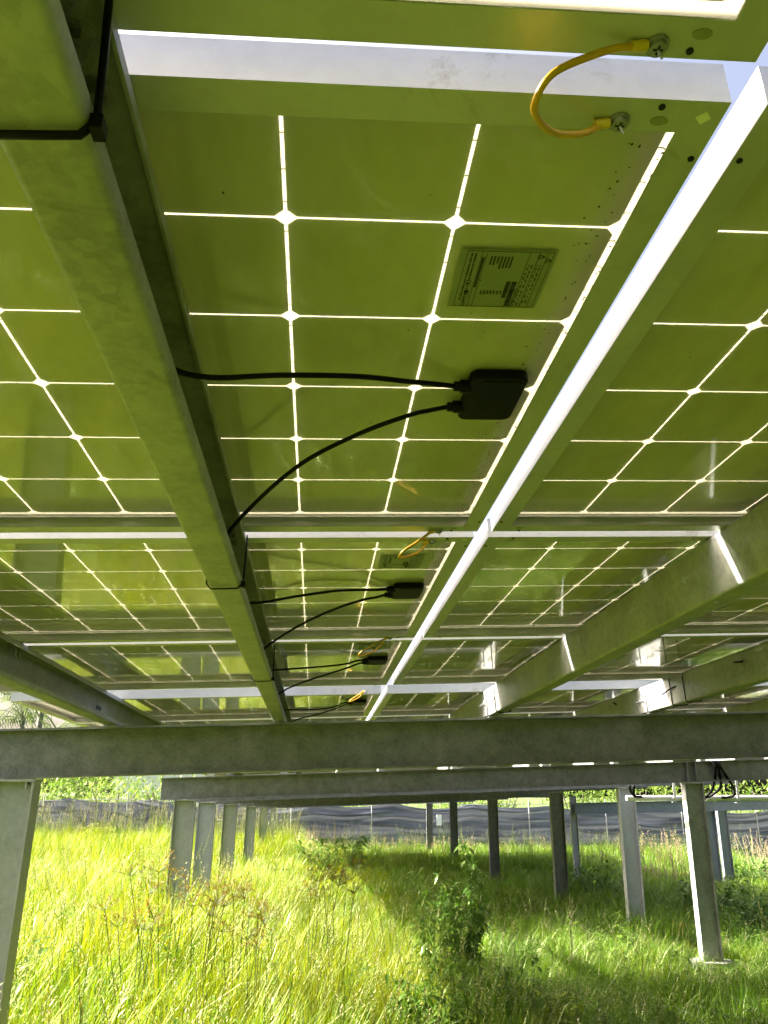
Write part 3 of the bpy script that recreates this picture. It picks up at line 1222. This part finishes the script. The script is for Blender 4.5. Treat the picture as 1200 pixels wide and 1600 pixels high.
def grass():
    kinds = ['fine', 'fine', 'arch', 'short', 'short', 'seed', 'dry', 'far', 'far']
    kinds += [k + '_green' for k in kinds] + ['weed', 'weed', 'weed_green']
    src = bpy.data.collections.new('grass_clumps')          # never linked to the scene
    for i, k in enumerate(kinds):
        o = bpy.data.objects.new('clump_%02d' % i, clump(k, 40 + i))
        src.objects.link(o)
    r = random.Random(11)
    pts, rot, scl, idx = [], [], [], []

    def put(x, y, far):
        # height field: tall in the sunny left, low under the tables
        left = max(0., min(1., (1.6 - x) / 2.4))
        patch = .5 + .5 * noise.noise((x * .55, y * .55, 2))
        h = .56 + .50 * left + .40 * (patch - .5)
        if y > 9 and x > -.3:
            h = min(h, .46 + .25 * patch)
        if 3.2 < x < 4.8 and 7.4 < y < 9.0:
            h = min(h, .42)
        if 4 < y < 7.6 and x > 1.2:
            h *= .95
        if y > 20:
            h *= 1.45
        h += .24 * max(0, 1 - abs(x + 1.25) / .7) * (6.5 < y < 15)
        h += .22 * max(0, 1 - math.hypot((x - .9) / 1.0, (y - 6.0) / 1.6))
        h += .14 * max(0, 1 - abs(x - 3.9) / 1.2) * (9.3 < y < 13)
        h += .30 * max(0, 1 - math.hypot((x - .9) / 1.9, (y - 17.5) / 4.5))
        q = r.random()
        if far:
            k = r.choice((7, 8)) if q < .8 else r.choice((2, 5, 6))
        elif h > .8:
            k = 0 if q < .3 else 1 if q < .55 else 2 if q < .78 else 5 if q < .9 else 6 if q < .97 else 3
        else:
            k = 0 if q < .18 else 1 if q < .34 else 2 if q < .46 else 3 if q < .66 else 4 if q < .84 else 5 if q < .95 else 6
        if (x - fx) ** 2 + (y - fy) ** 2 < .38 ** 2 or (abs(x - fx) < .32 and -.75 < y - fy < 0 and r.random() < .75):
            return
        pts.append((x, y, gz(x, y)))
        rot.append((r.gauss(0, .17), r.gauss(0, .17), r.uniform(0, 6.28)))
        s = h * r.uniform(.75, 1.2)
        if y > 19 and r.random() < .16:
            k, s = 5, s * 1.35
        wd = max(.75, min(1.3, s ** .5 * 1.1))
        scl.append((wd, wd, s))
        lush = max(0., min(1., (x - .6 + .9 * (patch - .5)) / 1.0))
        wd_ = noise.noise((x * .8, y * .8, 7))
        if y < 14 and r.random() < (.10 + .5 * max(0, wd_)) * (.25 + .75 * lush):
            idx.append(18 + r.randrange(3))
        else:
            idx.append(k + (9 if r.random() < lush * .92 else 0))

    def band(y0, y1, dens, far):
        n = int((y1 - y0) * 1.2 * (y0 + y1) / 2 * dens * 1.05) + 5
        for _ in range(n):
            y = r.uniform(y0, y1)
            x = -.088 * y + r.uniform(-1, 1) * (.56 * y + .8)
            put(x, y, far)
    y = 1.5
    while y < 34:
        y1 = y * 1.12
        dens = 125 if y < 6 else 95 if y < 9 else 55 if y < 14 else 26 if y < 22 else 15
        band(y, y1, dens, y > 12)
        y = y1
    for _ in range(6500):                                     # the rest of the field round the camera
        x, y = r.uniform(-16, 16), r.uniform(-9, 22)
        if not in_view(x, y):
            put(x, y, True)
    me = bpy.data.meshes.new('grass')
    me.from_pydata(pts, [], [])
    for nm, ty, dat in (('rot', 'FLOAT_VECTOR', rot), ('scl', 'FLOAT_VECTOR', scl)):
        at = me.attributes.new(nm, ty, 'POINT')
        at.data.foreach_set('vector', [c for v in dat for c in v])
    at = me.attributes.new('idx', 'INT', 'POINT')
    at.data.foreach_set('value', idx)
    o = link('grass', me)
    o['kind'] = 'stuff'
    o['label'] = 'bright green long grass covering the field'
    ng = bpy.data.node_groups.new('grass_scatter', 'GeometryNodeTree')
    ng.interface.new_socket('Geometry', in_out='INPUT', socket_type='NodeSocketGeometry')
    ng.interface.new_socket('Geometry', in_out='OUTPUT', socket_type='NodeSocketGeometry')
    nd = ng.nodes
    gi, go = nd.new('NodeGroupInput'), nd.new('NodeGroupOutput')
    ip = nd.new('GeometryNodeInstanceOnPoints')
    ci = nd.new('GeometryNodeCollectionInfo')
    ci.inputs['Collection'].default_value = src
    ci.inputs['Separate Children'].default_value = True
    ci.inputs['Reset Children'].default_value = True
    ip.inputs['Pick Instance'].default_value = True

    def attr(nm, ty):
        a = nd.new('GeometryNodeInputNamedAttribute')
        a.data_type = ty
        a.inputs['Name'].default_value = nm
        return [s for s in a.outputs if s.enabled and s.name == 'Attribute'][0]
    lk = ng.links.new
    lk(gi.outputs[0], ip.inputs['Points'])
    lk(ci.outputs[0], ip.inputs['Instance'])
    e2r = nd.new('FunctionNodeEulerToRotation')
    lk(attr('rot', 'FLOAT_VECTOR'), e2r.inputs[0])
    lk(e2r.outputs[0], ip.inputs['Rotation'])
    lk(attr('scl', 'FLOAT_VECTOR'), ip.inputs['Scale'])
    lk(attr('idx', 'INT'), ip.inputs['Instance Index'])
    lk(ip.outputs[0], go.inputs[0])
    md = o.modifiers.new('scatter', 'NODES')
    md.node_group = ng


grass()


def at_px(px, y):
    """across position at depth y that shows at photo column px"""
    return (px - 490) / 1247 * y


def sedge(x, y, h, label, seed):
    r = random.Random(seed)
    root = empty('sedge_plant', Matrix.Translation((x, y, gz(x, y))), label, 'plant', 'sedges with brown seed heads')
    st, hd, lf = MB(), MB(), MB()
    for k in range(r.randint(4, 6)):
        a = r.uniform(0, 6.28)
        d = Vector((math.cos(a) * r.uniform(.05, .3), math.sin(a) * r.uniform(.05, .3), 1)).normalized()
        hh = h * r.uniform(.8, 1.05)
        p1 = d * hh
        st.tube([(0, 0, 0), d * hh * .5, p1], .0022, 4, False)
        for q in range(14):                                   # rays of the umbel
            a2 = r.uniform(0, 6.28)
            el = r.uniform(.1, 1.2)
            dd = Vector((math.cos(a2) * math.cos(el), math.sin(a2) * math.cos(el), math.sin(el)))
            L_ = r.uniform(.05, .14)
            st.tube([p1, p1 + dd * L_], .0009, 3, False)
            for z in range(11):
                a3 = r.uniform(0, 6.28)
                d3 = (dd * .5 + Vector((math.cos(a3), math.sin(a3), r.uniform(-.4, .6)))).normalized()
                leaf(hd, p1 + dd * L_ * r.uniform(.65, 1.05), d3, Vector((0, 0, 1)), r.uniform(.016, .032), .0055)
        for q in range(4):
            blade(lf, p1, r.uniform(0, 6.28), r.uniform(.7, 1.3), r.uniform(.12, .28), .007, 3, .3)
    for q in range(14):
        blade(lf, (r.uniform(-.05, .05), r.uniform(-.05, .05), 0), r.uniform(0, 6.28), r.uniform(.05, .4), h * r.uniform(.6, .95), .009, 4, r.uniform(.15, .4))
    st.build('stem', STEM, root)['kind'] = 'stuff'
    hd.build('seed_head', SEDGE, root)['kind'] = 'stuff'
    lf.build('leaf', GRASS, root)['kind'] = 'stuff'


for k, (px, y, h, lab) in enumerate([
        (300, 5.4, 1.05, 'brown headed sedge in front of the left row of posts'),
        (395, 5.2, .90, 'sedge with the densest brown seed heads left of centre'),
        (340, 5.1, .93, 'brown headed sedge between two taller ones, left of centre'),
        (262, 5.0, .90, 'leftmost brown headed sedge in the sunny grass'),
        (490, 5.6, 1.0, 'brown headed sedge in the middle of the field edge'),
        (530, 5.9, 1.03, 'rightmost sedge with orange brown heads, near the shade'),
        (420, 4.9, .80, 'low brown headed sedge close to the camera')]):
    sedge(at_px(px, y), y, h, lab, 60 + k)


def weed(x, y, h, spread, n_stems, leaf_len, label, seed, mat=None, group=None, droop=.3):
    r = random.Random(seed)
    root = empty('leafy_weed', Matrix.Translation((x, y, gz(x, y))), label, 'plant', group)
    st, lf = MB(), MB()
    for k in range(n_stems):
        a = r.uniform(0, 6.28)
        q = spread * math.sqrt(r.random())
        top = Vector((math.cos(a) * q, math.sin(a) * q, h * r.uniform(.6, 1)))
        base_ = Vector((top.x * .35, top.y * .35, 0))
        mid = (base_ + top) / 2 + Vector((r.uniform(-.04, .04), r.uniform(-.04, .04), .03))
        P = spline([base_, mid, top], 5)
        st.tube(P, [.004 * (1 - .7 * i / len(P)) for i in range(len(P))], 4, False)
        nl = int(top.z / leaf_len * 4) + 3
        for i in range(nl):
            t = .18 + .82 * i / nl
            p = P[min(len(P) - 1, int(t * len(P)))]
            a2 = r.uniform(0, 6.28)
            d = Vector((math.cos(a2), math.sin(a2), r.uniform(-droop - .5, .5)))
            leaf(lf, p + Vector((r.gauss(0, .01), r.gauss(0, .01), r.gauss(0, .02))), d, Vector((0, 0, 1)), leaf_len * r.uniform(.6, 1.2), leaf_len * r.uniform(.22, .42))
    st.build('stem', STEM, root)['kind'] = 'stuff'
    lf.build('leaf', mat or WEED, root)['kind'] = 'stuff'


weed(at_px(716, 6.4), 6.4, 1.30, .08, 5, .10, 'tall single leafy weed with dark leaves in front of the thin posts', 80, droop=.8)
weed(at_px(690, 6.2), 6.2, 1.0, .30, 34, .095, 'dark dense weed with drooping leaves in the middle foreground', 81, droop=.7)
weed(at_px(672, 5.0), 5.0, .60, .32, 30, .095, 'low dark leafy weed at the bottom centre', 82, droop=.7)
weed(at_px(752, 5.6), 5.6, .55, .30, 24, .08, 'broad leaved weed right of the dark centre weed', 83, droop=.6)
weed(at_px(845, 5.4), 5.4, .42, .16, 9, .075, 'lime green sunlit weed below the dark middle post', 84, LIME)
weed(at_px(610, 4.9), 4.9, .42, .16, 8, .08, 'green leafy weed left of the dark centre weed', 85)
weed(at_px(930, 4.6), 4.6, .30, .18, 9, .075, 'small green weed in the shaded lower right grass', 86)
weed(at_px(790, 4.2), 4.2, .28, .2, 10, .08, 'low weed at the bottom edge right of centre', 87)
weed(at_px(905, 14.2), 14.2, .62, .85, 42, .16, 'broad dark shrubby weed in shade behind the dark middle post', 88, droop=.2)
weed(at_px(1085, 12.0), 12.0, .55, .6, 26, .16, 'dark weed in shade left of the bluish far post', 89)
weed(at_px(1125, 10.4), 10.4, .50, .4, 18, .15, 'dark weed peeping from behind the near right post', 90)
weed(at_px(1150, 17.5), 17.5, .62, .9, 36, .2, 'dark leaved weed at the right below the dry grass', 91)
weed(at_px(383, 24), 24., .9, .5, 22, .2, 'bright green weed by the shade cloth left of the posts', 92, LIME)
weed(at_px(192, 27), 27., 1.0, .6, 26, .2, 'yellow green weed standing against the shade cloth at left', 93, LIME)
weed(at_px(520, 19), 19., .9, 1.0, 40, .18, 'rounded green weed under the dry pinkish tuft', 94)


def tuft(x, y, h, spread, n, label, seed, mats, group):
    r = random.Random(seed)
    root = empty('dry_grass_tuft', Matrix.Translation((x, y, gz(x, y))), label, 'plant', group)
    b, s = MB(), MB()
    for k in range(n):
        a = r.uniform(0, 6.28)
        q = spread * math.sqrt(r.random())
        p = Vector((math.cos(a) * q, math.sin(a) * q, 0))
        d = Vector((r.gauss(0, .16), r.gauss(0, .16), 1)).normalized()
        hh = h * r.uniform(.6, 1.05)
        b.tube([p, p + d * hh], .003, 3, False)
        blade(b, p, r.uniform(0, 6.28), r.uniform(.05, .4), hh * .75, .010, 3, .3)
        for z in range(12):
            a2 = r.uniform(0, 6.28)
            t = r.uniform(.62, 1)
            dd = Vector((math.cos(a2), math.sin(a2), .9)).normalized()
            leaf(s, p + d * hh * t, dd, Vector((0, 0, 1)), r.uniform(.04, .08), .012)
    b.build('stem', GREENER if seed % 3 else mats[0], root)['kind'] = 'stuff'
    s.build('seed_head', mats[1], root)['kind'] = 'stuff'


TF = [(500, 21, 1.15, .8, 'tall pinkish dry grass tuft right of the left posts'), (590, 26, .7, .8, 'low pinkish dry grass left of the thinnest post'),
      (625, 27, .75, .8, 'pinkish dry grass just left of the thinnest post'), (690, 27, .7, .8, 'pinkish dry grass between the two thin posts'),
      (745, 26, .6, .7, 'pale dry grass behind the thin dark posts'), (925, 19, .95, .6, 'dry seed grass left of the bluish post'),
      (1010, 18, 1.05, .6, 'peach coloured dry grass right of the bluish post'), (1045, 18, 1.0, .5, 'peach dry grass just left of the near right post'),
      (1140, 19.5, 1.0, .7, 'tan dry grass patch right of the bluish far post'), (1180, 19, 1.05, .7, 'tan dry grass patch at the right edge'),
      (820, 25, .8, .8, 'pale seed grass behind the dark middle post'), (975, 23, .9, .7, 'pale seed grass far behind the bluish post')]
for k, (px, y, h, sp, lab) in enumerate(TF):
    tuft(at_px(px, y), y, h, sp, 42, lab, 120 + k, (PINK if 'p' in lab.split()[0] else DRYGRASS, PINK), 'dry grass tufts at the back of the field')

# pale dry blades arching out of the near grass
for k, (px, y, L_, a, lean, lab) in enumerate([
        (300, 4.7, .72, .4, .25, 'pale dry blade arching in front of the left posts'), (350, 4.5, .6, 2.6, .3, 'pale dry blade left of the densest sedge'),
        (250, 4.4, .62, 3.6, .3, 'pale dry blade bent over at left'), (130, 4.3, .55, .2, .35, 'pale dry blade low in the sunny left grass'),
        (600, 5.0, .66, 3.0, .2, 'pale dry blade near the centre weed'), (470, 4.6, .6, .5, .3, 'pale dry blade below the middle sedges'),
        (1085, 5.2, .5, 2.5, .4, 'dry straw leaning across the near right post'), (820, 4.8, .5, .9, .2, 'pale dry blade right of the centre weed')]):
    b = MB()
    blade(b, (0, 0, 0), a, lean, L_ * 1.25, .011, 4, .42)
    blade(b, (.01, 0, 0), a + .5, lean * 1.3, L_ * .9, .009, 4, .5)
    o = b.build('withered_grass', DRYGRASS)
    x = at_px(px, y)
    o.location = (x, y, gz(x, y))
    tag(o, lab, 'dry grass', 'pale dry blades in the near grass')


def seed_stalk(x, y, h, lean, label, seed):
    r = random.Random(seed)
    root = empty('seed_grass', Matrix.Translation((x, y, gz(x, y))), label, 'plant', 'grass stalks with seed heads')
    b, s = MB(), MB()
    for k in range(3):
        d = Vector((lean * r.uniform(.6, 1.3), r.gauss(0, .1), 1)).normalized()
        hh = h * r.uniform(.75, 1.05)
        p = Vector((r.uniform(-.06, .06), r.uniform(-.06, .06), 0))
        bend = Vector((lean * .25 * hh, 0, -.02))
        P = spline([p, p + d * hh * .6, p + d * hh + bend], 5)
        b.tube(P, .0016, 4, False)
        e, q = P[-1], P[-4]
        dd = (e - q).normalized()
        for z in range(22):
            a = r.uniform(0, 6.28)
            leaf(s, q + (e - q) * (z / 22) * 1.1, (dd * 1.2 + Vector((math.cos(a), math.sin(a), 0)) * .6).normalized(), Vector((0, 0, 1)), .018, .0045)
        blade(b, p + d * hh * .4, r.uniform(0, 6.28), .6, .22, .007, 3, .3)
    b.build('stem', STEM, root)
    s.build('seed_head', SEDGE if seed % 2 else DRYGRASS, root)['kind'] = 'stuff'


for k, (px, y, h, ln, lab) in enumerate([
        (140, 4.2, .55, .12, 'leaning dark seed stalk in the sunny grass at left'), (195, 4.4, .62, -.1, 'dark seed stalk left of the sedges'),
        (345, 4.0, .42, .2, 'dark bent seed stalk at the bottom left of centre'), (575, 4.6, .60, .14, 'dark seed stalk left of the centre weed'),
        (860, 7.2, .78, .06, 'tall sunlit seed grass below the dark middle post'), (1010, 7.6, .55, .1, 'sunlit seed grass left of the concrete footing'),
        (960, 6.8, .5, -.1, 'sunlit seed grass below the bluish post'), (1150, 8.8, .62, .05, 'pale seed grass right of the near right post'),
        (760, 6.2, .7, .1, 'sunlit thin stalk right of the tall leafy weed'), (600, 7.0, .8, -.1, 'thin green stalk in the middle grass')]):
    seed_stalk(at_px(px, y), y, h, ln, lab, 200 + k)


# ------------------------------------------------------------------ beyond the fence
def bush(x, y, w, h, label, seed, name='bush', cat='bush', n=1100, ls=.22, group='bushes beyond the shade cloth fence'):
    r = random.Random(seed)
    z = SLOPE * y
    root = empty(name, Matrix.Translation((x, y, z)), label, cat, group)
    t, c = MB(), MB()
    for k in range(6):
        a = r.uniform(0, 6.28)
        t.tube(spline([(0, 0, 0), (math.cos(a) * w * .12, math.sin(a) * w * .12, h * .4), (math.cos(a) * w * .3, math.sin(a) * w * .3, h * .8)], 4), [.07, .065, .06, .055, .05, .045, .04, .03, .02], 5, False)
    lobes = [(Vector((r.uniform(-.38, .38) * w, r.uniform(-.3, .3) * w, h * r.uniform(.35, .85))), r.uniform(.16, .30) * w) for _ in range(11)]
    for k in range(n):
        o_, rad = r.choice(lobes)
        d = Vector((r.gauss(0, 1), r.gauss(0, 1), r.gauss(0, .8))).normalized()
        p = o_ + d * rad * r.uniform(.6, 1.05)
        if p.z < .1:
            continue
        leaf(c, p, (d + Vector((r.gauss(0, .6), r.gauss(0, .6), r.gauss(.1, .6)))).normalized(), Vector((0, 0, 1)), ls * r.uniform(.6, 1.3), ls * r.uniform(.35, .55))
    t.build('trunk', BARK, root)
    c.build('crown', BUSH, root)
    return root


BU = [(-8.3, 36, 3.2, 2.7, 'dense light green bush above the fence at left'), (-6.2, 36.5, 3.0, 2.6, 'light green bush next to the second table end'),
      (1.5, 38, 3.2, 2.2, 'bush behind the fence in the middle, mostly hidden by the beam'), (5.3, 37, 3.2, 2.35, 'bush behind the fence left of the two thin posts'),
      (8.2, 37, 3.3, 2.6, 'green bush behind the fence between thin dark posts'), (11.2, 36, 3.2, 2.75, 'bush with bright leaves left of the bluish post'),
      (14.0, 36, 3.4, 2.9, 'bush behind the fence beside the bluish post'), (17.2, 36, 3.4, 2.9, 'green bush above the white conduit'),
      (20.4, 36, 3.4, 3.0, 'green bush above the conduit at the right edge'), (-12.5, 38, 3.0, 2.2, 'bush behind the leftmost post')]
for k, (x, y, w, h, lab) in enumerate(BU):
    bush(x, y, w, h, lab, 300 + k)


def copy_tree(o, parent=None):
    c = o.copy()
    COL.objects.link(c)
    if parent:
        c.parent = parent
    for ch in list(o.children):
        copy_tree(ch, c)
    return c


ring = [(-26 + 1.5 * math.sin(k * 2.3), -24 + k * 4.6) for k in range(12)] + [(-20 + k * 4.8, -28 + 1.5 * math.sin(k * 1.7)) for k in range(11)] + [(31 + math.sin(k * 2.9), -24 + k * 4.9) for k in range(11)]
hb = None  # unseen trees added round the field to block low sky light
for k, (x, y) in enumerate(ring):
    if hb is None:
        hb = bush(x, y, 5.5, 5.2, 'tall leafy tree added out of view to block low sky light', 600, 'sky_blocking_tree', 'tree', 1500, .42, 'trees added out of view against low sky light')
        continue
    c = copy_tree(hb)
    c.location = (x, y, SLOPE * y)
    c.rotation_euler = (0, 0, k * 1.9)


def palm(x, y, h, label, seed):
    r = random.Random(seed)
    root = empty('palm_tree', Matrix.Translation((x, y, SLOPE * y)), label, 'tree', 'hazy palms beyond the fence at left')
    b = MB()
    b.tube([(0, 0, 0), (.1, 0, h * .5), (.05, 0, h)], [.22, .17, .14], 10)
    b.build('trunk', BARK, root, True, None)
    c = MB()
    for k in range(20):
        a = r.uniform(0, 6.28)
        el = r.uniform(-.5, 1.1)
        d = Vector((math.cos(a) * math.cos(el), math.sin(a) * math.cos(el), math.sin(el)))
        L_ = r.uniform(2.2, 3.2)
        P = spline([Vector((.05, 0, h)), Vector((.05, 0, h)) + d * L_ * .5 + Vector((0, 0, .15)), Vector((.05, 0, h)) + d * L_ * .9 + Vector((0, 0, -.9))], 8)
        c.tube(P, .02, 3, False)
        for i, p in enumerate(P[2:]):
            for sgn in (-1, 1):
                s = d.cross(Vector((0, 0, 1))).normalized() * sgn
                leaf(c, p, (s + d * .5 + Vector((0, 0, -.6))).normalized(), Vector((0, 0, 1)), .75, .07)
    c.build('crown', PALMLEAF, root)


for k, (px, y, h, lab) in enumerate([(82, 46, 7.2, 'hazy palm trunk behind the fence beside the leftmost post'), (58, 52, 6.6, 'thinner hazy palm at the far left'),
                                     (10, 44, 7.4, 'hazy palm with hanging fronds at the left edge'), (150, 60, 6.2, 'distant palm behind the light green bush')]):
    palm(at_px(px, y), y, h, lab, 400 + k)
for k, (px, y, w, h, lab) in enumerate([(95, 58, 7, 3.6, 'distant pale tree line left of the light green bush'), (190, 62, 8, 3.9, 'distant tree behind the light green bush'),
                                        (20, 60, 8, 4.2, 'distant tree at the left edge')]):
    bush(at_px(px, y), y, w, h, lab, 500 + k, 'tree', 'tree', 1600, .4, 'distant trees beyond the fence')

# low shed with a red roof far off, just visible over the left bush
root = empty('shed', Matrix.Translation((-9.6, 70, SLOPE * 70)), 'distant white shed with a red roof edge over the left bush', 'building')
b = MB(); b.box((-6, -3, -.2), (6, 3, 4.6)); b.build('wall', PVC, root)
b = MB(); b.prism([(-3.3, 4.62), (3.3, 4.62), (0, 5.3)], -6.2, 6.2, lambda a, c, t: (t, a, c)); b.build('roof', plain('red_roof', (.35, .05, .03), .6), root)
